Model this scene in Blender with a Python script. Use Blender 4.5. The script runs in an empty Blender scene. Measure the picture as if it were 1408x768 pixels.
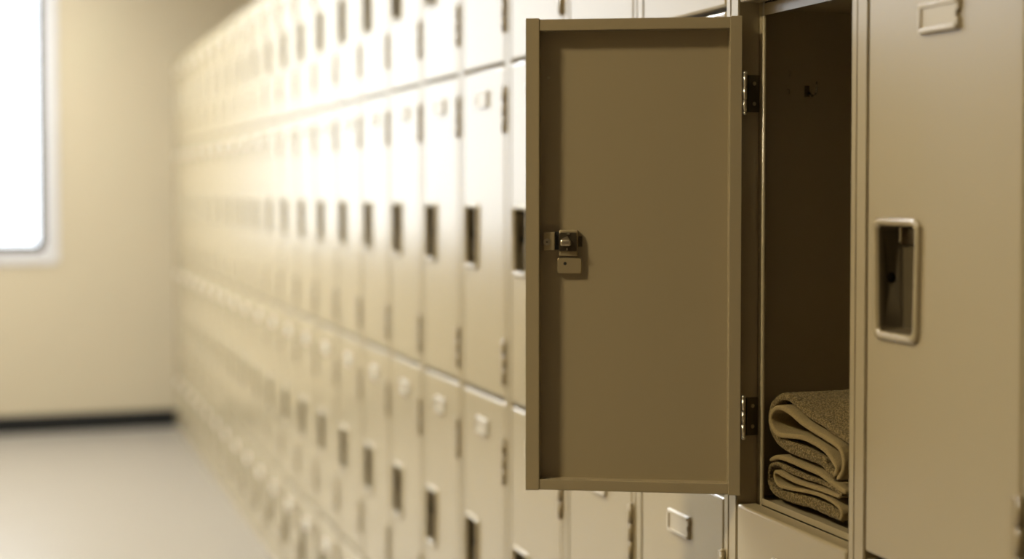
import bpy, bmesh, math, random
from mathutils import Vector, Matrix
random.seed(4)
SC = bpy.context.scene
COL = SC.collection
R = math.radians

# ---------------------------------------------------------------- layout
D = 0.884            # x of the locker fronts
CAM_Z = 1.304
F_PX = 2100.0
YAW = 18.4
PITCH = 1.9
PITCHW = 0.305       # width of one locker column
Y_FAR = 8.484        # far wall
T0 = 1.7714          # far edge of the open column
X_BACK = D + 0.462   # wall behind the lockers
X_LEFT = -2.95
Y_BACK = -2.6
Z_CEIL = 3.0
# door spans, top row first
ROWS = [(1.537, 1.983), (0.9090, 1.5315), (0.338, 0.9015), (0.060, 0.324)]
HANDLE_Z = [1.760, 1.208, 0.585, 0.176]
Z_TOP = 1.990
DOOR_Y0, DOOR_Y1 = 0.0150, 0.2820   # within a column, measured from its near edge
DOOR_T = 0.0275

# ---------------------------------------------------------------- helpers
def srgb(r, g, b):
    f = lambda c: (c / 255 / 12.92) if c / 255 <= 0.04045 else ((c / 255 + 0.055) / 1.055) ** 2.4
    return (f(r), f(g), f(b), 1)

def mat(name, col, rough=0.5, metal=0.0, bump=0.0, bscale=200.0, var=0.0, spec=0.5, coat=0.0):
    m = bpy.data.materials.new(name); m.use_nodes = True
    nt = m.node_tree; b = nt.nodes['Principled BSDF']
    b.inputs['Base Color'].default_value = col
    b.inputs['Roughness'].default_value = rough
    b.inputs['Metallic'].default_value = metal
    b.inputs['Specular IOR Level'].default_value = spec
    b.inputs['Coat Weight'].default_value = coat
    tc = nt.nodes.new('ShaderNodeTexCoord')
    if var:
        n = nt.nodes.new('ShaderNodeTexNoise'); n.inputs['Scale'].default_value = bscale * 0.3
        n.inputs['Detail'].default_value = 3
        mx = nt.nodes.new('ShaderNodeMix'); mx.data_type = 'RGBA'; mx.blend_type = 'MULTIPLY'
        mx.inputs[0].default_value = 1
        rp = nt.nodes.new('ShaderNodeValToRGB')
        rp.color_ramp.elements[0].color = (1 - var, 1 - var, 1 - var, 1)
        rp.color_ramp.elements[1].color = (1, 1, 1, 1)
        nt.links.new(tc.outputs['Object'], n.inputs['Vector'])
        nt.links.new(n.outputs['Fac'], rp.inputs['Fac'])
        mx.inputs[6].default_value = col
        nt.links.new(rp.outputs['Color'], mx.inputs[7])
        nt.links.new(mx.outputs[2], b.inputs['Base Color'])
    if bump:
        n = nt.nodes.new('ShaderNodeTexNoise'); n.inputs['Scale'].default_value = bscale
        n.inputs['Detail'].default_value = 2
        bp = nt.nodes.new('ShaderNodeBump'); bp.inputs['Strength'].default_value = bump
        bp.inputs['Distance'].default_value = 0.001
        nt.links.new(tc.outputs['Object'], n.inputs['Vector'])
        nt.links.new(n.outputs['Fac'], bp.inputs['Height'])
        nt.links.new(bp.outputs['Normal'], b.inputs['Normal'])
    return m

def emit(name, col, s):
    m = bpy.data.materials.new(name); m.use_nodes = True
    nt = m.node_tree; nt.nodes.clear()
    o = nt.nodes.new('ShaderNodeOutputMaterial'); e = nt.nodes.new('ShaderNodeEmission')
    e.inputs['Color'].default_value = col; e.inputs['Strength'].default_value = s
    nt.links.new(e.outputs[0], o.inputs['Surface'])
    return m

PAINT = mat('locker_paint', (0.325, 0.260, 0.152, 1), rough=0.24, bump=0.04, bscale=900, spec=0.9)
PLATE = mat('label_holder_enamel', (0.43, 0.37, 0.27, 1), rough=0.28)
HINGE = mat('hinge_bronze', (0.26, 0.20, 0.105, 1), rough=0.30)
STEEL = mat('zinc_steel', (0.60, 0.54, 0.42, 1), rough=0.28, metal=1.0)
STEEL_DULL = mat('zinc_plate', (0.42, 0.34, 0.20, 1), rough=0.38, metal=0.6, bump=0.05, bscale=700)
DARKSTEEL = mat('dark_steel', (0.10, 0.08, 0.05, 1), rough=0.35, metal=0.8)
BLACK = mat('hole_shade_black', (0.010, 0.008, 0.005, 1), rough=0.6)  # paints the shade inside holes, slots and gaps
WALLP = mat('wall_paint', (0.34, 0.27, 0.165, 1), rough=0.75, bump=0.05, bscale=300, var=0.03)
CEILP = mat('ceiling_paint', (0.75, 0.72, 0.66, 1), rough=0.9)
FLOORM = mat('floor_vinyl', (0.215, 0.18, 0.133, 1), rough=0.33, bump=0.03, bscale=80, var=0.06)
WALLDARK = mat('wall_paint_low_bounce', (0.22, 0.17, 0.11, 1), rough=0.8)  # unseen back wall coloured dark to cut the bounced light
BASEM = mat('baseboard_rubber', (0.006, 0.005, 0.003, 1), rough=0.7, spec=0.2)
CASING = mat('window_casing_paint', (0.40, 0.365, 0.33, 1), rough=0.6, spec=0.3)
GASKET = mat('window_gasket', (0.012, 0.010, 0.008, 1), rough=0.6, spec=0.2)
PANE = emit('bright_frosted_pane', (0.90, 0.95, 1.0, 1), 3.6)
CUP = mat('handle_cup_dark', (0.080, 0.058, 0.026, 1), rough=0.6)  # darker brown than the door paint, inside of the cup
HOOKM = mat('hook_steel', (0.30, 0.25, 0.17, 1), rough=0.25, metal=1.0)
LAMP = emit('lamp_diffuser', (1.0, 0.88, 0.62, 1), 262.0)
LAMP2 = emit('lamp_diffuser_dim', (1.0, 0.98, 0.95, 1), 50.0)
FILL_STRIP = emit('fill_strip_diffuser', (0.87, 0.94, 1.0, 1), 175.0)
HOUSING = mat('lamp_housing', (0.8, 0.8, 0.78, 1), rough=0.5)

def terry(name, col, strength, scale, dark=0.62):
    m = mat(name, col, rough=0.95, spec=0.1)
    nt = m.node_tree; b = nt.nodes['Principled BSDF']
    b.inputs['Sheen Weight'].default_value = 0.15
    b.inputs['Sheen Tint'].default_value = (0.9, 0.75, 0.5, 1)
    tc = nt.nodes.new('ShaderNodeTexCoord')
    v = nt.nodes.new('ShaderNodeTexVoronoi'); v.inputs['Scale'].default_value = scale
    nt.links.new(tc.outputs['Object'], v.inputs['Vector'])
    rp = nt.nodes.new('ShaderNodeValToRGB')
    rp.color_ramp.elements[0].color = col
    rp.color_ramp.elements[1].color = tuple(c * dark for c in col[:3]) + (1,)
    rp.color_ramp.elements[1].position = 0.62
    nt.links.new(v.outputs['Distance'], rp.inputs['Fac'])
    nt.links.new(rp.outputs['Color'], b.inputs['Base Color'])
    bp = nt.nodes.new('ShaderNodeBump'); bp.inputs['Strength'].default_value = strength
    bp.inputs['Distance'].default_value = 0.0012; bp.invert = True
    nt.links.new(v.outputs['Distance'], bp.inputs['Height'])
    nt.links.new(bp.outputs['Normal'], b.inputs['Normal'])
    return m
TERRY = terry('terry_cloth', (0.30, 0.215, 0.092, 1), 1.0, 400, 0.32)
HEMM = terry('hem_weave', (0.34, 0.25, 0.112, 1), 0.35, 1100)

def empty(name, loc):
    o = bpy.data.objects.new(name, None); o.location = loc
    o.empty_display_size = 0.05
    COL.objects.link(o); return o

def link(name, mesh, parent=None):
    o = bpy.data.objects.new(name, mesh); COL.objects.link(o)
    if parent: o.parent = parent
    return o

def mesh_of(bm, name, m, smooth=False):
    bmesh.ops.recalc_face_normals(bm, faces=bm.faces)
    me = bpy.data.meshes.new(name); bm.to_mesh(me); bm.free()
    for mm in (m if isinstance(m, (list, tuple)) else [m]): me.materials.append(mm)
    if smooth:
        for p in me.polygons: p.use_smooth = True
    return me

def box(bm, x0, x1, y0, y1, z0, z1, mi=0):
    vs = [bm.verts.new((x, y, z)) for x in (x0, x1) for y in (y0, y1) for z in (z0, z1)]
    fs = [(0, 1, 3, 2), (4, 6, 7, 5), (0, 4, 5, 1), (2, 3, 7, 6), (0, 2, 6, 4), (1, 5, 7, 3)]
    for f in fs:
        fc = bm.faces.new([vs[i] for i in f]); fc.material_index = mi
    return vs

def bevel_all(bm, w, seg=2):
    bmesh.ops.bevel(bm, geom=bm.edges[:], offset=w, segments=seg, affect='EDGES', profile=0.5)

def cyl(bm, p0, p1, r, n=20, cap=True, r1=None):
    p0, p1 = Vector(p0), Vector(p1); ax = (p1 - p0).normalized()
    a = ax.orthogonal().normalized(); b = ax.cross(a)
    r1 = r if r1 is None else r1
    A = [bm.verts.new(p0 + (a * math.cos(2 * math.pi * i / n) + b * math.sin(2 * math.pi * i / n)) * r) for i in range(n)]
    B = [bm.verts.new(p1 + (a * math.cos(2 * math.pi * i / n) + b * math.sin(2 * math.pi * i / n)) * r1) for i in range(n)]
    for i in range(n):
        f = bm.faces.new((A[i], A[(i + 1) % n], B[(i + 1) % n], B[i])); f.smooth = True
    if cap:
        bm.faces.new(A[::-1]); bm.faces.new(B)

def ball(bm, c, r):
    g = bmesh.ops.create_uvsphere(bm, u_segments=14, v_segments=8, radius=r, matrix=Matrix.Translation(c))
    for v in g['verts']:
        for f in v.link_faces: f.smooth = True

def rrect(cy, cz, hy, hz, r, n=5):
    """rounded rectangle outline in y, z (list of (y,z))"""
    pts = []
    for sy, sz, a0 in ((1, 1, 0), (-1, 1, 90), (-1, -1, 180), (1, -1, 270)):
        for i in range(n + 1):
            a = R(a0 + 90 * i / n)
            pts.append((cy + sy * (hy - r) + r * math.cos(a), cz + sz * (hz - r) + r * math.sin(a)))
    return pts

def loft(bm, rings, close_last=False, close_first=False, smooth=True):
    vr = [[bm.verts.new(p) for p in ring] for ring in rings]
    n = len(vr[0])
    for a, b in zip(vr, vr[1:]):
        for i in range(n):
            f = bm.faces.new((a[i], a[(i + 1) % n], b[(i + 1) % n], b[i])); f.smooth = smooth
    if close_last: bm.faces.new(vr[-1])
    if close_first: bm.faces.new(vr[0])
    return vr

def boolean(me, cutter_me, name):
    """difference of two meshes, returned as a plain mesh"""
    a = bpy.data.objects.new('base_tmp', me); b = bpy.data.objects.new('cut_tmp', cutter_me)
    COL.objects.link(a); COL.objects.link(b)
    md = a.modifiers.new('cut', 'BOOLEAN'); md.object = b; md.operation = 'DIFFERENCE'; md.solver = 'EXACT'
    bpy.context.view_layer.update()
    dg = bpy.context.evaluated_depsgraph_get()
    out = bpy.data.meshes.new_from_object(a.evaluated_get(dg)); out.name = name
    bpy.data.objects.remove(a); bpy.data.objects.remove(b)
    return out

def tag(o, label, cat, group=None, kind=None):
    o['label'] = label; o['category'] = cat
    if group: o['group'] = group
    if kind: o['kind'] = kind
    return o

def struct(name, bm, m):
    o = link(name, mesh_of(bm, name, m)); o['kind'] = 'structure'; return o

# ---------------------------------------------------------------- camera
cam_d = bpy.data.cameras.new('camera'); cam = bpy.data.objects.new('camera', cam_d); COL.objects.link(cam)
cam.location = (0, 0, CAM_Z)
cam.rotation_euler = (R(90 - PITCH), 0, R(-YAW))
cam_d.sensor_width = 36; cam_d.sensor_fit = 'HORIZONTAL'
cam_d.lens = F_PX / 1408 * 36
cam_d.shift_y = -(126 - F_PX * math.tan(R(PITCH))) / 1408
cam_d.clip_start = 0.05
cam_d.dof.use_dof = True
cam_d.dof.focus_distance = 1.87
cam_d.dof.aperture_fstop = 2.1
SC.camera = cam
CROT = cam.rotation_euler.to_matrix()

def ray_plane_x(px, py, xp):
    """the point where the view through pixel px,py meets the plane x = xp"""
    cx = (px - 704) / F_PX
    cy = (384 - py) / F_PX + cam_d.shift_y * 1408 / F_PX
    d = CROT @ Vector((cx, cy, -1))
    k = xp / d.x
    return Vector((0, 0, CAM_Z)) + d * k

# ---------------------------------------------------------------- room
bm = bmesh.new(); box(bm, X_LEFT - 0.1, X_BACK + 0.1, Y_BACK - 0.1, Y_FAR + 0.3, -0.1, 0); struct('floor', bm, FLOORM)
bm = bmesh.new(); box(bm, X_LEFT - 0.1, X_BACK + 0.1, Y_BACK - 0.1, Y_FAR + 0.3, Z_CEIL, Z_CEIL + 0.1); struct('ceiling', bm, CEILP)
bm = bmesh.new(); box(bm, X_BACK, X_BACK + 0.1, Y_BACK, Y_FAR, 0, Z_CEIL); struct('wall_right', bm, WALLP)
CY0, CY1, CZ0, CZ1 = 4.4, 8.25, 2.12, 2.85     # clerestory in the left wall
bm = bmesh.new()
box(bm, X_LEFT - 0.1, X_LEFT, Y_BACK, Y_FAR, 0, CZ0); box(bm, X_LEFT - 0.1, X_LEFT, Y_BACK, Y_FAR, CZ1, Z_CEIL)
box(bm, X_LEFT - 0.1, X_LEFT, Y_BACK, CY0, CZ0, CZ1); box(bm, X_LEFT - 0.1, X_LEFT, CY1, Y_FAR, CZ0, CZ1)
struct('wall_left', bm, WALLP)
bm = bmesh.new(); box(bm, X_LEFT - 0.1, X_BACK + 0.1, Y_BACK - 0.1, Y_BACK, 0, Z_CEIL); struct('wall_back', bm, WALLDARK)
WX0, WX1, WZ0, WZ1 = -2.70, 0.270, 0.905, 2.85   # rough opening
bm = bmesh.new()
box(bm, X_LEFT - 0.1, X_BACK + 0.1, Y_FAR, Y_FAR + 0.2, 0, WZ0)
box(bm, X_LEFT - 0.1, X_BACK + 0.1, Y_FAR, Y_FAR + 0.2, WZ1, Z_CEIL)
box(bm, X_LEFT - 0.1, WX0, Y_FAR, Y_FAR + 0.2, WZ0, WZ1)
box(bm, WX1, X_BACK + 0.1, Y_FAR, Y_FAR + 0.2, WZ0, WZ1)
struct('wall_far', bm, WALLP)
bm = bmesh.new(); box(bm, X_LEFT, D + 0.004, Y_FAR - 0.012, Y_FAR, 0, 0.097)
bmesh.ops.bevel(bm, geom=[e for e in bm.edges if all(abs(v.co.z - 0.097) < 1e-5 for v in e.verts)], offset=0.004, segments=2, affect='EDGES')
struct('baseboard_far', bm, BASEM)
bm = bmesh.new(); box(bm, X_LEFT, X_LEFT + 0.012, Y_BACK, Y_FAR - 0.012, 0, 0.088); struct('baseboard_left', bm, BASEM)

def framed(bm, x0, x1, z0, z1, w, ya, yb, r):
    cx, cz = (x0 + x1) / 2, (z0 + z1) / 2
    hx, hz = (x1 - x0) / 2, (z1 - z0) / 2
    o = rrect(cx, cz, hx, hz, max(r, 0.002)); i = rrect(cx, cz, hx - w, hz - w, max(r * 0.8, 0.002))
    P = lambda ring, y: [(a, y, b) for a, b in ring]
    loft(bm, [P(o, yb), P(o, ya), P(i, ya), P(i, yb), P(o, yb)], smooth=False)

win = empty('window_1', ((WX0 + WX1) / 2, Y_FAR, WZ0)); win['kind'] = 'structure'
def wchild(name, bm, m):
    me = mesh_of(bm, name, m); me.transform(Matrix.Translation(-win.location)); return link(name, me, win)
bm = bmesh.new(); framed(bm, WX0 - 0.004, WX1 + 0.004, WZ0 - 0.004, WZ1 + 0.004, 0.068, Y_FAR - 0.010, Y_FAR + 0.14, 0.02); wchild('window_casing', bm, CASING)
gx0, gx1, gz0, gz1 = WX0 + 0.063, WX1 - 0.063, WZ0 + 0.063, WZ1 - 0.063
bm = bmesh.new(); framed(bm, gx0, gx1, gz0, gz1, 0.036, Y_FAR - 0.012, Y_FAR + 0.13, 0.03); wchild('window_gasket', bm, GASKET)
bm = bmesh.new(); box(bm, gx0 + 0.005, gx1 - 0.005, Y_FAR + 0.01, Y_FAR + 0.018, gz0 + 0.005, gz1 - 0.005); wchild('window_pane', bm, PANE)

win2 = empty('window_2', (X_LEFT, CY0, CZ0)); win2['kind'] = 'structure'
bm = bmesh.new(); framed(bm, CY0 - 0.003, CY1 + 0.003, CZ0 - 0.003, CZ1 + 0.003, 0.05, -0.008, 0.09, 0.01)
bm.transform(Matrix(((0, -1, 0, 0), (1, 0, 0, -CY0), (0, 0, 1, -CZ0), (0, 0, 0, 1)))); link('window_casing', mesh_of(bm, 'window_casing', CASING), win2)
bm = bmesh.new(); box(bm, -0.05, -0.042, 0.045, CY1 - CY0 - 0.045, 0.045, CZ1 - CZ0 - 0.045); link('window_pane', mesh_of(bm, 'window_pane', PANE), win2)

# ceiling lights and added fill strips
def ceiling_light(x, y, label, m=None):
    t = empty('ceiling_light', (x, y, Z_CEIL)); tag(t, label, 'ceiling light', 'square ceiling lights')
    bm = bmesh.new()
    framed(bm, -0.20, 0.20, -0.17, 0.17, 0.015, 0, 0.05, 0.01)
    for v in bm.verts: v.co = Vector((v.co.x, v.co.z, -v.co.y))
    link('housing', mesh_of(bm, 'lamp_housing', HOUSING), t)
    bm = bmesh.new(); box(bm, -0.185, 0.185, -0.155, 0.155, -0.03, -0.024); link('diffuser', mesh_of(bm, 'lamp_diffuser', m or LAMP), t)
ceiling_light(-1.35, 1.60, 'square ceiling light above the aisle beside the open locker')
def fill_strip(y, label):  # unseen strip, added to brighten the far lockers
    t = empty('ceiling_light', (-0.45, y, Z_CEIL)); tag(t, label, 'ceiling light', 'added long lights for the far lockers')
    bm = bmesh.new(); framed(bm, -0.10, 0.10, -0.62, 0.62, 0.012, 0, 0.06, 0.01)
    for v in bm.verts: v.co = Vector((v.co.x, v.co.z, -v.co.y))
    link('housing', mesh_of(bm, 'lamp_housing', HOUSING), t)
    bm = bmesh.new(); box(bm, -0.09, 0.09, -0.61, 0.61, -0.05, -0.04); link('diffuser', mesh_of(bm, 'fill_strip_diffuser', FILL_STRIP), t)
for yy, nm in ((4.2, 'nearest the open locker'), (5.8, 'in the middle of the row'), (7.3, 'nearest the far wall')):
    fill_strip(yy, 'added long light brightening the far lockers, ' + nm)
ceiling_light(-2.00, 4.30, 'square ceiling light above the middle of the aisle', LAMP2)
ceiling_light(-2.00, 6.50, 'square ceiling light above the aisle by the window', LAMP2)

# ---------------------------------------------------------------- locker pieces
# local axes of a locker: x into the cabinet (0 = door fronts), y away from the camera, z up
def body_mesh(holes=False):
    bm = bmesh.new()
    W = PITCHW
    box(bm, 0.0, 0.030, -0.0007 if holes else 0.0008, 0.0110 if holes else 0.0130, 0, Z_TOP)            # near post
    box(bm, 0.0, 0.030, 0.2840, W - 0.0008, 0, Z_TOP)        # far post
    bmesh.ops.bevel(bm, geom=[e for e in bm.edges if abs(e.verts[0].co.z - e.verts[1].co.z) > 1], offset=0.0012, segments=2, affect='EDGES')
    box(bm, 0.030, 0.0312, 0.0008, 0.021, 0, Z_TOP)          # stop strips behind the doors
    box(bm, 0.030, 0.0312, 0.2745, W - 0.0008, 0, Z_TOP)
    cyl(bm, (0.0316, 0.2735, 0), (0.0316, 0.2735, Z_TOP), 0.0028, 16)
    box(bm, 0.0312, 0.45, 0.0008, 0.002, 0, Z_TOP)           # side panels
    if not holes:
        box(bm, 0.0312, 0.45, W - 0.002, W - 0.0008, 0, Z_TOP)
    box(bm, 0.4488, 0.45, 0.002, W - 0.002, 0, Z_TOP)        # back
    box(bm, 0.001, 0.4488, 0.0130, 0.2840, 1.985, 1.9895)    # top
    box(bm, 0.0312, 0.4488, 0.002, W - 0.002, 1.9880, 1.9894)
    box(bm, 0.002, 0.030, 0.0130, 0.2840, 0.0, 0.055)        # plinth
    for up, lo in zip(ROWS, ROWS[1:]):                       # rails and shelves between the compartments
        a, b = lo[1] + 0.001, up[0] - 0.0005
        if holes and up == ROWS[0]: a = 1.5235
        box(bm, 0.030, 0.0312, 0.021, 0.2738, a - 0.002, b)
        box(bm, 0.0312, 0.4488, 0.0021, W - 0.0021, b - 0.0050, b - 0.0040)
    box(bm, 0.0312, 0.4488, 0.002, W - 0.002, 0.052, 0.053)
    return mesh_of(bm, 'locker_body', PAINT)

HC_Y = DOOR_Y1 - 0.016 - 0.0445     # handle centre across the door
def handle_outline(hy, hz, r, taper=0.003):
    o = rrect(0, 0, hy, hz, r)
    return [(y * (1 - taper * (0.5 - z / (2 * hz)) / hy), z) for y, z in o]

def door_mesh(z0, z1, hz):
    bm = bmesh.new(); box(bm, 0.0, DOOR_T, DOOR_Y0, DOOR_Y1, z0, z1)
    bmesh.ops.bevel(bm, geom=bm.edges[:], offset=0.0038, segments=3, affect='EDGES', profile=0.5)
    a = mesh_of(bm, 'd', PAINT)
    bm = bmesh.new()
    ring = [(HC_Y + y, hz + z) for y, z in handle_outline(0.038, 0.0585, 0.010)]
    loft(bm, [[(-0.02, y, z) for y, z in ring], [(0.06, y, z) for y, z in ring]], True, True)
    c = mesh_of(bm, 'c', PAINT)
    me = boolean(a, c, 'locker_door')
    return me

def handle_mesh():
    """pressed bezel with a deep finger cup; origin at the middle of the pull on the door face"""
    bm = bmesh.new()
    prof = [(0.0005, 0.0445, 0.0650, 0.012), (-0.0030, 0.0442, 0.0647, 0.012), (-0.0048, 0.0420, 0.0625, 0.011), (-0.0052, 0.0395, 0.0600, 0.010),
            (-0.0040, 0.0368, 0.0573, 0.008), (-0.0010, 0.0350, 0.0555, 0.006), (0.0040, 0.0342, 0.0548, 0.005),
            (0.0250, 0.0335, 0.0540, 0.004), (0.0270, 0.0320, 0.0525, 0.003)]
    rings = [[(x, y, z) for y, z in handle_outline(hy, hz, r)] for x, hy, hz, r in prof]
    loft(bm, rings, close_last=True)
    # back skin so the cup has thickness
    rings2 = [[(0.0006, y, z) for y, z in handle_outline(0.0445, 0.0650, 0.012)], [(0.0006, y, z) for y, z in handle_outline(0.0372, 0.0578, 0.006)],
              [(0.0285, y, z) for y, z in handle_outline(0.0355, 0.0560, 0.005)]]
    loft(bm, rings2, close_last=True)
    a = mesh_of(bm, 'h', PAINT)
    bm = bmesh.new(); cyl(bm, (0.0135, 0.02, 0.0005), (0.0135, 0.06, 0.0005), 0.0058, 20)
    c = mesh_of(bm, 'c', PAINT)
    me = boolean(a, c, 'recessed_handle')
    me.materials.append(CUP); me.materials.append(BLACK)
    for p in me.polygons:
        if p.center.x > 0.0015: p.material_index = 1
    b2 = bmesh.new(); b2.from_mesh(me)
    n0 = len(b2.faces); cyl(b2, (0.0135, 0.0362, 0.0005), (0.0135, 0.0368, 0.0005), 0.0085, 20)  # black disc painting the dark hollow behind the hole
    b2.faces.ensure_lookup_table()
    for f in b2.faces[n0:]: f.material_index = 2
    b2.to_mesh(me); b2.free()
    return me

def latch_mesh():
    bm = bmesh.new()
    box(bm, 0.0170, 0.0200, 0.0225, 0.0270, 0.038, 0.0545); bevel_all(bm, 0.0012)
    bm2 = bmesh.new()
    box(bm2, 0.0240, 0.0264, -0.0290, 0.0310, 0.036, 0.0532)  # black block painted in place of the shaded latch slot
    t = bpy.data.meshes.new('t'); bm2.to_mesh(t); bm2.free()
    n0 = len(bm.faces); bm.from_mesh(t); bm.faces.ensure_lookup_table()
    for i, f in enumerate(bm.faces): f.material_index = 0 if i < n0 else 1
    return mesh_of(bm, 'latch', [STEEL, BLACK])

def plate_mesh():
    """card holder: plate with side notches, folded lips on three edges; origin at its centre"""
    w, h = 0.0335, 0.0158
    out = [(w, h), (w, h * 0.30), (w - 0.0022, h * 0.18), (w - 0.0022, -h * 0.05), (w + 0.0012, -h * 0.2), (w + 0.0012, -h * 0.6), (w, -h * 0.72), (w - 0.001, -h + 0.002), (w - 0.003, -h),
           (-w + 0.002, -h), (-w, -h * 0.85), (-w, -h * 0.3), (-w + 0.0024, -h * 0.15), (-w + 0.0024, h * 0.1), (-w - 0.001, h * 0.25), (-w - 0.001, h * 0.62), (-w, h * 0.75), (-w, h)]
    bm = bmesh.new()
    loft(bm, [[(0.0004, y, z) for y, z in out], [(-0.0030, y, z) for y, z in out], [(-0.0042, y * 0.965, z * 0.93) for y, z in out]], True, True, smooth=False)
    lips = bmesh.new()
    box(lips, -0.0056, -0.0040, -w * 0.95, w * 0.95, h * 0.66, h * 0.94)
    box(lips, -0.0056, -0.0040, -w * 0.95, w * 0.95, -h * 0.94, -h * 0.66)
    box(lips, -0.0060, -0.0040, w * 0.80, w * 0.96, -h * 0.62, h * 0.62)
    bevel_all(lips, 0.0006)
    t = bpy.data.meshes.new('t'); lips.to_mesh(t); lips.free(); bm.from_mesh(t)
    return mesh_of(bm, 'label_holder', PLATE)

def hinge_mesh():
    """closed-door hinge: leaf edge and knuckle straddling the door's near edge; origin at its centre"""
    bm = bmesh.new()
    box(bm, -0.0035, 0.006, -0.0010, 0.0105, -0.040, 0.040); bevel_all(bm, 0.0012)
    for i in range(3):
        a = -0.040 + i * 0.0268
        cyl(bm, (-0.0025, -0.0032, a + 0.0004), (-0.0025, -0.0032, a + 0.0264), 0.0040, 16)
    ball(bm, (-0.0025, -0.0032, 0.0405), 0.0036); ball(bm, (-0.0025, -0.0032, -0.0405), 0.0036)
    return mesh_of(bm, 'hinge', HINGE)

ME_BODY = body_mesh()
ME_DOORS = [door_mesh(a, b, h) for (a, b), h in zip(ROWS, HANDLE_Z)]
ME_HANDLE = handle_mesh(); ME_LATCH = latch_mesh(); ME_PLATE = plate_mesh(); ME_HINGE = hinge_mesh()

def add_door(parent, i):
    d = link('door', ME_DOORS[i], parent)
    z0, z1 = ROWS[i]
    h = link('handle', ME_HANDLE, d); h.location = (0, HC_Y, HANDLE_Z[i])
    l = link('latch', ME_LATCH, d); l.location = (0, HC_Y, HANDLE_Z[i])
    p = link('label_holder', ME_PLATE, d); p.location = (0, (DOOR_Y0 + DOOR_Y1) / 2, z1 - (0.0575 if i == 1 else 0.062))
    for zz in ((z1 - 0.10, z0 + 0.097), (z1 - 0.083, z0 + 0.070), (z1 - 0.110, z0 + 0.10), (z1 - 0.066, z0 + 0.066))[i]:
        g = link('hinge', ME_HINGE, d); g.location = (0, DOOR_Y0, zz)
    return d

GRP = 'beige lockers along the right wall'
def root(k, label):
    t = empty('locker', (D, T0 - PITCHW + PITCHW * k, 0)); tag(t, label, 'locker', GRP); return t

ORD = ['', 'first', 'second', 'third', 'fourth', 'fifth', 'sixth', 'seventh', 'eighth', 'ninth', 'tenth', 'eleventh', 'twelfth', 'thirteenth',
       'fourteenth', 'fifteenth', 'sixteenth']
def label_for(k):
    if k == -1: return 'closed beige locker at right edge of photo, nearest, right of the open compartment'
    if k == 1: return 'beige locker directly behind the open door, label holder showing below it'
    if k == 2: return 'beige locker second behind the open door, only strips showing above and below'
    if k == 3: return 'beige locker half hidden by the free edge of the open door'
    if k == 4: return 'first beige locker seen in full left of the open door'
    if k <= 13: return f'{ORD[k - 3]} beige locker seen in full left of the open door'
    if k == 22: return 'last beige locker of the row, touching the far wall with the window'
    return f'{ORD[23 - k]} beige locker counted from the far wall with the window, blurred'

def copy_tree(o, parent=None):
    c = o.copy(); COL.objects.link(c); c.parent = parent
    for ch in o.children: copy_tree(ch, c)
    return c

proto = root(-1, label_for(-1))
link('body', ME_BODY, proto)
for i in range(4): add_door(proto, i)
for k in range(1, 23):
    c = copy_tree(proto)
    c.location = (D, T0 - PITCHW + PITCHW * k, 0)
    c['label'] = label_for(k)
# the near locker's tall door shows its lower hinge only
bpy.data.objects.remove([h for h in proto.children[2].children if h.name.startswith('hinge')][0])

# ---------------------------------------------------------------- the open locker
ol = root(0, 'beige locker with its middle door swung open, folded towels inside')
body = link('body', body_mesh(holes=True), ol)
for i in (0, 2, 3): add_door(ol, i)
OY = T0 - PITCHW
# far side panel of the open compartment, with its drilled holes
bm = bmesh.new(); box(bm, 0.0312, 0.45, PITCHW - 0.002, PITCHW - 0.0008, 0, Z_TOP); a = mesh_of(bm, 'sp', PAINT)
bm = bmesh.new()
def on_side(px, py):
    """view through a pixel met with the far side panel, in the locker's own axes"""
    cx = (px - 704) / F_PX; cy = (384 - py) / F_PX + cam_d.shift_y * 1408 / F_PX
    d = CROT @ Vector((cx, cy, -1)); k = (T0 - 0.002) / d.y
    p = Vector((0, 0, CAM_Z)) + d * k
    return p.x - D, p.z
for px, py in ((1084, 101), (1083, 126)):
    x, z = on_side(px, py); cyl(bm, (x, 0.29, z), (x, 0.32, z), 0.0040, 16)
c = mesh_of(bm, 'c', PAINT)
link('side_panel', boolean(a, c, 'side_panel'), ol)
# coat hook on the side panel
hx, hz = on_side(1106, 124)
hk = bmesh.new()
yw = PITCHW - 0.002
box(hk, hx - 0.001, hx + 0.007, yw - 0.0016, yw, hz - 0.009, hz + 0.006); bevel_all(hk, 0.0006)
path = [(yw - 0.002, hz - 0.003), (yw - 0.010, hz - 0.008), (yw - 0.018, hz - 0.006), (yw - 0.021, hz + 0.001), (yw - 0.021, hz + 0.009)]
for (y0, z0), (y1, z1) in zip(path, path[1:]):
    cyl(hk, (hx + 0.006, y0, z0), (hx + 0.006, y1, z1), 0.0013, 12); ball(hk, (hx + 0.006, y1, z1), 0.0013)
o = link('coat_hook', mesh_of(hk, 'coat_hook', HOOKM), ol); o['label'] = 'small dark steel coat hook'

# --- swung door. local axes: u along the door from its hinge edge, v out of its inner face, z up
ANG = R(26.0)
PIV = Vector((D + 0.008, T0 - 0.0205 - 0.008, 0))
U = Vector((-math.cos(ANG), math.sin(ANG), 0)); V = Vector((-math.sin(ANG), -math.cos(ANG), 0))
def dm(bm):
    """door-space (u, v, z) to the locker's axes"""
    M = Matrix(((U.x, V.x, 0, PIV.x - D), (U.y, V.y, 0, PIV.y - OY), (0, 0, 1, 0), (0, 0, 0, 1)))
    bm.transform(M); return bm
u0, u1 = 0.005, 0.2805
vz0, vz1 = 0.9130, 1.521
vin, vout = 0.006, -0.0145
LIP_L, LIP_R, LIP_T, LIP_B = 0.0178, 0.0158, 0.0150, 0.0145
vb = -0.0130       # inner face of the skin
bm = bmesh.new()
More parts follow.
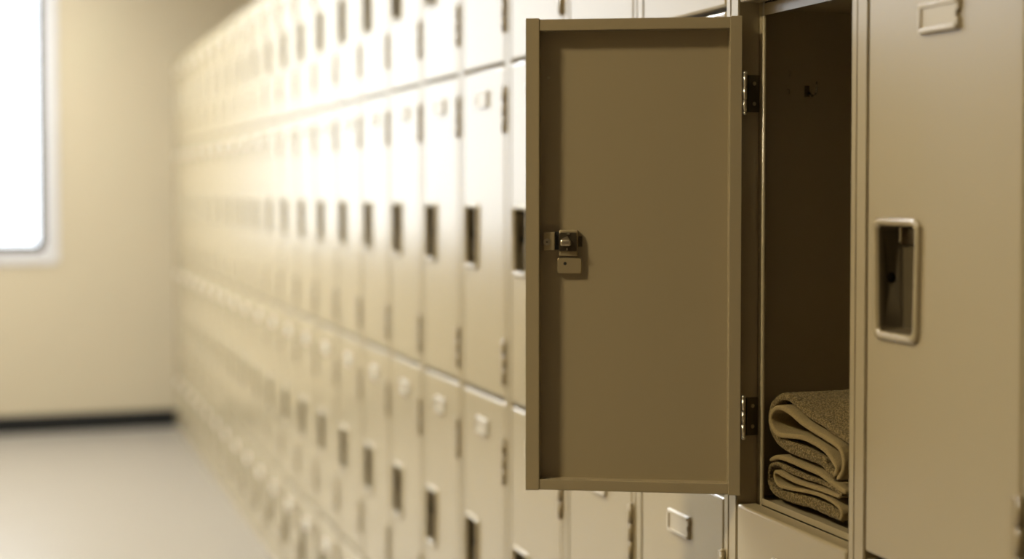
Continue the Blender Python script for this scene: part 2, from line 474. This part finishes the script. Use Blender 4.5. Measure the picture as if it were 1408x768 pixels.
# outer skin with a slanting hinge stile
def prism(bm, poly, z0, z1):
    A = [bm.verts.new((u, v, z0)) for u, v in poly]; B = [bm.verts.new((u, v, z1)) for u, v in poly]
    n = len(poly)
    for i in range(n): bm.faces.new((A[i], A[(i + 1) % n], B[(i + 1) % n], B[i]))
    bm.faces.new(A[::-1]); bm.faces.new(B)
prism(bm, [(u0 + 0.0165, vout), (u1, vout), (u1, vb), (u0 + 0.0155, vb)], vz0 + 0.001, vz1 - 0.001)
bevel_all(bm, 0.0006)
# stiles: folded returns (free edge stands 1.5 mm proud of the rails, as in the photograph)
def piece(poly, z0, z1, w=0.0009):
    b = bmesh.new(); prism(b, poly, z0, z1); bevel_all(b, w, 2)
    t = bpy.data.meshes.new('t'); b.to_mesh(t); b.free(); bm.from_mesh(t); bpy.data.meshes.remove(t)
piece([(u1 - 0.0015, vout + 0.0005), (u1, vout + 0.0005), (u1, vin), (u1 - 0.0015, vin)], vz0, vz1)                 # free-edge flange
piece([(u1 - LIP_L, vin - 0.0016), (u1, vin - 0.0016), (u1, vin), (u1 - LIP_L, vin)], vz0, vz1)                    # its lip
piece([(u1 - LIP_L, vb - 0.001), (u1 - LIP_L + 0.0014, vb - 0.001), (u1 - LIP_L + 0.0014, vin - 0.0008), (u1 - LIP_L, vin - 0.0008)], vz0 + 0.001, vz1 - 0.001)
piece([(u0, vin), (u0 + 0.0022, vin), (u0 + 0.0175, vb), (u0 + 0.0165, vout + 0.0005)], vz0, vz1 - 0.0005)          # hinge stile, slanted back
piece([(u0, vin - 0.0016), (u0 + LIP_R, vin - 0.0016), (u0 + LIP_R, vin), (u0, vin)], vz0, vz1 - 0.0005)
piece([(u0 + LIP_R - 0.0014, vin - 0.0008), (u0 + LIP_R, vin - 0.0008), (u0 + LIP_R + 0.0020, vb - 0.0006), (u0 + LIP_R + 0.0006, vb - 0.0006)], vz0 + 0.001, vz1 - 0.001)
ul, ur = u0 + LIP_R - 0.0004, u1 - LIP_L + 0.0004
piece([(ul, vin - 0.0024), (ur, vin - 0.0024), (ur, vin - 0.0010), (ul, vin - 0.0010)], vz1 - LIP_T - 0.001, vz1 - 0.0015)   # top lip
piece([(ul, vb), (ur, vb), (ur, vin - 0.0018), (ul, vin - 0.0018)], vz1 - 0.0030, vz1 - 0.0015)
piece([(ul, vb), (ur, vb), (ur, vin - 0.0018), (ul, vin - 0.0018)], vz1 - LIP_T - 0.001, vz1 - LIP_T + 0.0004)
piece([(ul, vin - 0.0024), (ur, vin - 0.0024), (ur, vin - 0.0010), (ul, vin - 0.0010)], vz0 + 0.0008, vz0 + LIP_B)           # bottom lip
piece([(ul, vb), (ur, vb), (ur, vin - 0.0018), (ul, vin - 0.0018)], vz0 + 0.0008, vz0 + 0.0022)
piece([(ul, vb), (ur, vb), (ur, vin - 0.0018), (ul, vin - 0.0018)], vz0 + LIP_B - 0.0014, vz0 + LIP_B)
dm(bm)
door = link('door', mesh_of(bm, 'open_door', PAINT), ol)
door['label'] = 'open door with folded rim and latch on its inner face'

def door_px(px, py, v):
    """pixel to (u, z) on the plane v of the swung door"""
    cx = (px - 704) / F_PX; cy = (384 - py) / F_PX + cam_d.shift_y * 1408 / F_PX
    d = CROT @ Vector((cx, cy, -1)); p0 = PIV + V * v
    k = (p0.dot(V)) / d.dot(V) if True else 0
    # camera at (0,0,CAM_Z): V has no z part
    P = Vector((0, 0, CAM_Z)) + d * k
    return (P - PIV).dot(U), P.z

def on_door(name, build, m, label=None):
    bm = bmesh.new(); build(bm); dm(bm)
    o = link(name, mesh_of(bm, name, m), door)
    if label: o['label'] = label
    return o

def dbox(bm, ax, ay, bx, by, v0, v1, bev=0.0006):
    """box on the door between two pixels (upper left, lower right), from v0 to v1"""
    ua, za = door_px(ax, ay, v1); ub, zb = door_px(bx, by, v1)
    b = bmesh.new(); box(b, min(ua, ub), max(ua, ub), v0, v1, min(za, zb), max(za, zb)); bevel_all(b, bev)
    t = bpy.data.meshes.new('t'); b.to_mesh(t); b.free(); bm.from_mesh(t); bpy.data.meshes.remove(t)

on_door('strike_block', lambda b: dbox(b, 747.5, 319, 762.5, 344, vb, vb + 0.0100, 0.0008), STEEL_DULL)
def scr(b):
    u, z = door_px(752, 332.5, vb + 0.0105)
    cyl(b, (u, vb + 0.0095, z), (u, vb + 0.0112, z), 0.0044, 20)
    cyl(b, (u, vb + 0.0112, z), (u, vb + 0.0120, z), 0.0030, 16, True, 0.0022)
on_door('screw', scr, STEEL)
def scr2(b):
    u, z = door_px(752, 332.5, vb + 0.0125)
    cyl(b, (u, vb + 0.0118, z), (u, vb + 0.0124, z), 0.0012, 6)
on_door('socket_shade', scr2, BLACK)  # black disc painting the shade in the screw's socket
on_door('latch_gap_shade', lambda b: dbox(b, 762.3, 318.5, 768.8, 343, vb, vb + 0.0055), BLACK)  # black block standing in for the shade of the gap
def lbody(b):
    dbox(b, 769, 316, 794.5, 352, vb, vb + 0.0075, 0.0014)
on_door('latch_body', lbody, STEEL_DULL)
on_door('latch_housing', lambda b: dbox(b, 768.5, 319.5, 793, 345.5, vb + 0.004, vb + 0.0095, 0.0008), DARKSTEEL)
def bolt(b):
    dbox(b, 770, 329.5, 784.5, 338.2, vb + 0.006, vb + 0.0175, 0.0022)
    ua, za = door_px(771, 330, vb + 0.015); ub, zb = door_px(783.5, 330, vb + 0.015); uc, zc = door_px(779.5, 324.5, vb + 0.015)
    prism_pts = [(ua, za - 0.001), (ub, zb - 0.001), (ub - (ub - ua) * 0.08, zb + 0.001), (uc, zc), (ua, za + 0.001)]
    A = [b.verts.new((u, vb + 0.008, z)) for u, z in prism_pts]; B = [b.verts.new((u, vb + 0.0150, z)) for u, z in prism_pts]
    for i in range(5): b.faces.new((A[i], A[(i + 1) % 5], B[(i + 1) % 5], B[i]))
    b.faces.new(A); b.faces.new(B)
on_door('latch_bolt', bolt, STEEL)
def pins(b):
    for px, py, w, h in ((781.5, 321.5, 1.8, 0.9), (779.5, 342.5, 0.8, 1.5)):
        dbox(b, px - w, py - h, px + w, py + h, vb + 0.009, vb + 0.0112, 0.0003)
on_door('latch_pin', pins, STEEL)
def spring(b):
    for i in range(6):
        y = 326.5 + i * 2.0
        u, z = door_px(796, y, vb + 0.004); uu, _ = door_px(799.5, y, vb + 0.004)
        cyl(b, (u, vb + 0.004, z), (uu, vb + 0.003, z), 0.0008, 8)
    dbox(b, 794, 324.5, 800.5, 339, vb, vb + 0.0028, 0.0004)
on_door('latch_spring', spring, DARKSTEEL)
def lplate(b):
    ua, za = door_px(766, 354, vb + 0.006); ub, zb = door_px(799.5, 376, vb + 0.006)
    cu, cz = (ua + ub) / 2, (za + zb) / 2
    ring = rrect(cu, cz, abs(ua - ub) / 2, abs(za - zb) / 2, 0.0028)
    loft(b, [[(u, vb, z) for u, z in ring], [(u, vb + 0.0052, z) for u, z in ring], [(cu + (u - cu) * 0.95, vb + 0.0062, cz + (z - cz) * 0.93) for u, z in ring]], True, True, smooth=False)
on_door('latch_plate', lplate, STEEL_DULL)
def lhole(b):
    u, z = door_px(777, 362, vb + 0.0062); cyl(b, (u, vb + 0.0052, z), (u, vb + 0.00635, z), 0.0021, 16)
on_door('plate_hole_shade', lhole, BLACK)  # black disc paints a hole's shade on the uncut plate
def riv(b):
    u, z = door_px(754.5, 107, vb); cyl(b, (u, vb - 0.0002, z), (u, vb + 0.0012, z), 0.0021, 14, True, 0.0014)
on_door('rivet', riv, STEEL_DULL)
# card holder on its outer face
lp = link('label_holder', ME_PLATE, door)
M = Matrix(((V.x, U.x, 0, 0), (V.y, U.y, 0, 0), (0, 0, 1, 0), (0, 0, 0, 1)))
pos = PIV + U * 0.14 + V * vout
lp.matrix_local = Matrix.Translation((pos.x - D, pos.y - OY, vz1 - 0.066)) @ M

# --- hinges of the open door: leaf on the jamb, barrel, screws
YJ = T0 - 0.0210 - OY       # jamb face
def jamb_px(px, py):
    cx = (px - 704) / F_PX; cy = (384 - py) / F_PX + cam_d.shift_y * 1408 / F_PX
    d = CROT @ Vector((cx, cy, -1)); k = (YJ + OY) / d.y
    P = Vector((0, 0, CAM_Z)) + d * k
    return P.x - D, P.z
for (bx, yt, yb) in ((1023.8, 101.0, 156.5), (1018.5, 543.5, 600.0)):
    _, zt = jamb_px(1030, yt); _, zb = jamb_px(1030, yb)
    xl = 0.0298
    bm = bmesh.new(); box(bm, 0.0120, xl, YJ - 0.0016, YJ + 0.0004, zb + 0.002, zt - 0.002); bevel_all(bm, 0.0004)
    box(bm, 0.0128, 0.0140, YJ - 0.0040, YJ - 0.0012, zb + 0.003, zt - 0.003)
    hg = link('hinge', mesh_of(bm, 'hinge_leaf', DARKSTEEL), ol)
    hg['label'] = 'dark hinge leaf with bright barrel'
    bm = bmesh.new()
    xb, ybar = 0.0050, PIV.y - OY - 0.0025
    L = zt - zb - 0.004
    for i in range(3):
        cyl(bm, (xb, ybar, zb + 0.002 + L * i / 3 + 0.0004), (xb, ybar, zb + 0.002 + L * (i + 1) / 3 - 0.0004), 0.0026, 18)
    cyl(bm, (xb, ybar, zb + 0.001), (xb, ybar, zt - 0.001), 0.0019, 12)
    ball(bm, (xb, ybar, zt - 0.0005), 0.0026); ball(bm, (xb, ybar, zb + 0.0005), 0.0026)
    link('hinge_barrel', mesh_of(bm, 'hinge_barrel', STEEL), hg)
    for q in (0.25, 0.75):
        z = zb + (zt - zb) * q
        bm = bmesh.new(); cyl(bm, (0.0222, YJ - 0.0016, z), (0.0222, YJ - 0.0026, z), 0.0026, 16, True, 0.0020)
        link('screw', mesh_of(bm, 'hinge_screw', STEEL_DULL), hg)

# ---------------------------------------------------------------- towels
XT = D + 0.0385     # plane of their folded edges
def spline(P, n):
    out = []
    Q = [P[0] * 2 - P[1]] + P + [P[-1] * 2 - P[-2]]
    for i in range(1, len(Q) - 2):
        for j in range(12):
            t = j / 12
            out.append(0.5 * ((2 * Q[i]) + (Q[i + 1] - Q[i - 1]) * t + (2 * Q[i - 1] - 5 * Q[i] + 4 * Q[i + 1] - Q[i + 2]) * t * t + (3 * Q[i] - Q[i - 1] - 3 * Q[i + 1] + Q[i + 2]) * t ** 3))
    out.append(P[-1])
    L = [0]
    for a, b in zip(out, out[1:]): L.append(L[-1] + (b - a).length)
    res = []; j = 0
    for i in range(n):
        s = L[-1] * i / (n - 1)
        while j < len(L) - 2 and L[j + 1] < s: j += 1
        f = (s - L[j]) / max(L[j + 1] - L[j], 1e-9)
        res.append(out[j].lerp(out[j + 1], min(1, f)))
    return res, L[-1]

def px_path(pts, oy):
    """points read on the 5.907x enlargement whose corner is (1040, oy), onto the towels' front plane as (y, z)"""
    res = []
    for a, b in pts:
        p = ray_plane_x(1040 + a / 5.907, oy + b / 5.907, XT)
        res.append(Vector((p.y, p.z)))
    return res

def ribbon(bm, path, thick, depth=0.17, x0=XT, lift=None, fuzz=0.0, rnd=True, step=0.0018, zmin=0.9125):
    """cloth layer: path in (y, z), thickness a number or f(s), run back into the locker"""
    _, Ln = spline(path, 10)
    n = max(12, int(Ln / step))
    P, _ = spline(path, n)
    T = []
    for i in range(n):
        a, b = P[max(0, i - 2)], P[min(n - 1, i + 2)]
        T.append((b - a).normalized())
    th = [(thick(i / (n - 1)) if callable(thick) else thick) for i in range(n)]
    prof = []   # closed ring of (centre index, side, thickness factor)
    for i in range(n):
        e = min(i, n - 1 - i); f = [0.45, 0.75, 0.92][e] if e < 3 else 1
        prof.append((i, 1, f))
    for i in reversed(range(n)):
        e = min(i, n - 1 - i); f = [0.45, 0.75, 0.92][e] if e < 3 else 1
        prof.append((i, -1, f))
    deps = [(0.0, 0.55), (0.0006, 0.82), (0.0018, 1.0)]
    d = 0.0035
    while d < depth:
        deps.append((d, 1.0)); d += 0.0022 if d < 0.08 else 0.008
    deps.append((depth, 0.9))
    rings = []
    for dd, tf in deps:
        ring = []
        for i, s, f in prof:
            p = P[i].copy()
            if lift: p = lift(p, i / (n - 1), dd)
            nrm = Vector((-T[i].y, T[i].x))
            q = p + nrm * (s * th[i] * 0.5 * f * tf)
            if fuzz:
                q += nrm * (random.uniform(-1, 1) * fuzz) + T[i] * (random.uniform(-1, 1) * fuzz * 0.6)
            if q.y < zmin: q.y = zmin
            ring.append((x0 + dd + (random.uniform(-1, 1) * fuzz * 0.7 if fuzz else 0), q.x, q.y))
        rings.append(ring)
    vr = [[bm.verts.new(p) for p in ring] for ring in rings]
    m = len(prof)
    for a, b in zip(vr, vr[1:]):
        for i in range(m):
            bm.faces.new((a[i], a[(i + 1) % m], b[(i + 1) % m], b[i]))
    for ring in (vr[0], vr[-1]):
        for i in range(n - 1):
            bm.faces.new((ring[i], ring[i + 1], ring[m - 2 - i], ring[m - 1 - i]))

def S(a, b, x):
    t = min(1, max(0, (x - a) / (b - a))); return t * t * (3 - 2 * t)

OA, OB = 525, 610
# upper towel
Z_TOWEL = 1.046
wrap = px_path([(790, 500), (700, 448), (620, 398), (520, 325), (400, 250), (300, 160), (220, 118), (140, 165), (104, 260), (112, 370), (160, 465), (240, 530), (360, 582), (480, 625), (560, 668)], OA)
nw = len(wrap)
def lift(p, s, d):
    w = S(0.0, 0.060, d)
    q = p.copy()
    if s < 0.48:
        k = 1 - S(0.40, 0.48, s)
        q.y = p.y + (max(p.y, Z_TOWEL - 0.005) - p.y) * w * k
    return q
tw = bmesh.new(); ribbon(tw, wrap, lambda s: 0.0090 + 0.002 * S(0.6, 0.8, s), lift=lift, fuzz=0.0008, x0=XT + 0.001)
base = Vector((D + 0.12, 1.65, 0.9125))
def towel_obj(bm, name, m, parent=None):
    me = mesh_of(bm, name, m, smooth=True); me.transform(Matrix.Translation(-base))
    o = link(name, me, parent)
    if not parent: o.location = base
    return o
t1 = towel_obj(tw, 'folded_towel', TERRY)
tag(t1, 'upper folded beige terry towel, top of the stack in the open locker', 'towel', 'folded towels in the open locker')
hem = px_path([(690, 785), (728, 725), (738, 630), (705, 535), (620, 468), (500, 395), (390, 322), (300, 245), (220, 205), (165, 230), (142, 290), (158, 365), (215, 425), (300, 436), (400, 448), (500, 492), (590, 555), (648, 630), (683, 695), (664, 755)], OA)
hb = bmesh.new(); ribbon(hb, hem, 0.0064, depth=0.10, x0=XT - 0.006, fuzz=0.00012)
towel_obj(hb, 'hem', HEMM, t1)
inn = px_path([(640, 770), (590, 720), (530, 650), (450, 585), (330, 525), (215, 470)], OA)
ib = bmesh.new(); ribbon(ib, inn, 0.0080, depth=0.10, x0=XT - 0.001, fuzz=0.0003)
towel_obj(ib, 'inner_fold', TERRY, t1)
# lower towel
low = px_path([(690, 412), (620, 362), (500, 305), (400, 275), (260, 218), (165, 162), (108, 180), (88, 250), (100, 330), (150, 395), (260, 430), (440, 480), (560, 535), (690, 600)], OB)
lb = bmesh.new(); ribbon(lb, low, lambda s: 0.0055 + 0.0085 * S(0.50, 0.70, s) - 0.003 * S(0.9, 1, s), fuzz=0.0008, x0=XT + 0.001)
t2 = towel_obj(lb, 'folded_towel', TERRY)
tag(t2, 'lower folded beige terry towel, bottom of the stack on the locker shelf', 'towel', 'folded towels in the open locker')
top = px_path([(735, 395), (690, 368), (610, 310), (520, 243), (420, 200), (300, 146), (190, 108), (120, 128)], OB)
hb = bmesh.new(); ribbon(hb, top, 0.0060, depth=0.12, x0=XT - 0.002, fuzz=0.00012)
towel_obj(hb, 'top_fold', HEMM, t2)
l3 = px_path([(690, 432), (600, 395), (450, 345), (330, 305), (230, 255), (172, 225), (160, 270), (195, 332), (290, 362), (420, 385), (520, 412), (610, 455), (675, 505), (708, 560), (694, 618)], OB)
hb = bmesh.new(); ribbon(hb, l3, 0.0048, depth=0.10, x0=XT - 0.003, fuzz=0.00012)
towel_obj(hb, 'hem', HEMM, t2)

# ---------------------------------------------------------------- world and view
w = bpy.data.worlds.new('world'); SC.world = w; w.use_nodes = True
w.node_tree.nodes['Background'].inputs['Color'].default_value = (1, 0.98, 0.95, 1)
w.node_tree.nodes['Background'].inputs['Strength'].default_value = 1.0
SC.view_settings.view_transform = 'Standard'
SC.view_settings.look = 'None'
SC.view_settings.exposure = 0.0
SC.view_settings.gamma = 1.0
SC.view_settings.use_curve_mapping = False
SC.cycles.use_denoising = True
SC.cycles.max_bounces = 8
SC.cycles.sample_clamp_indirect = 8.0
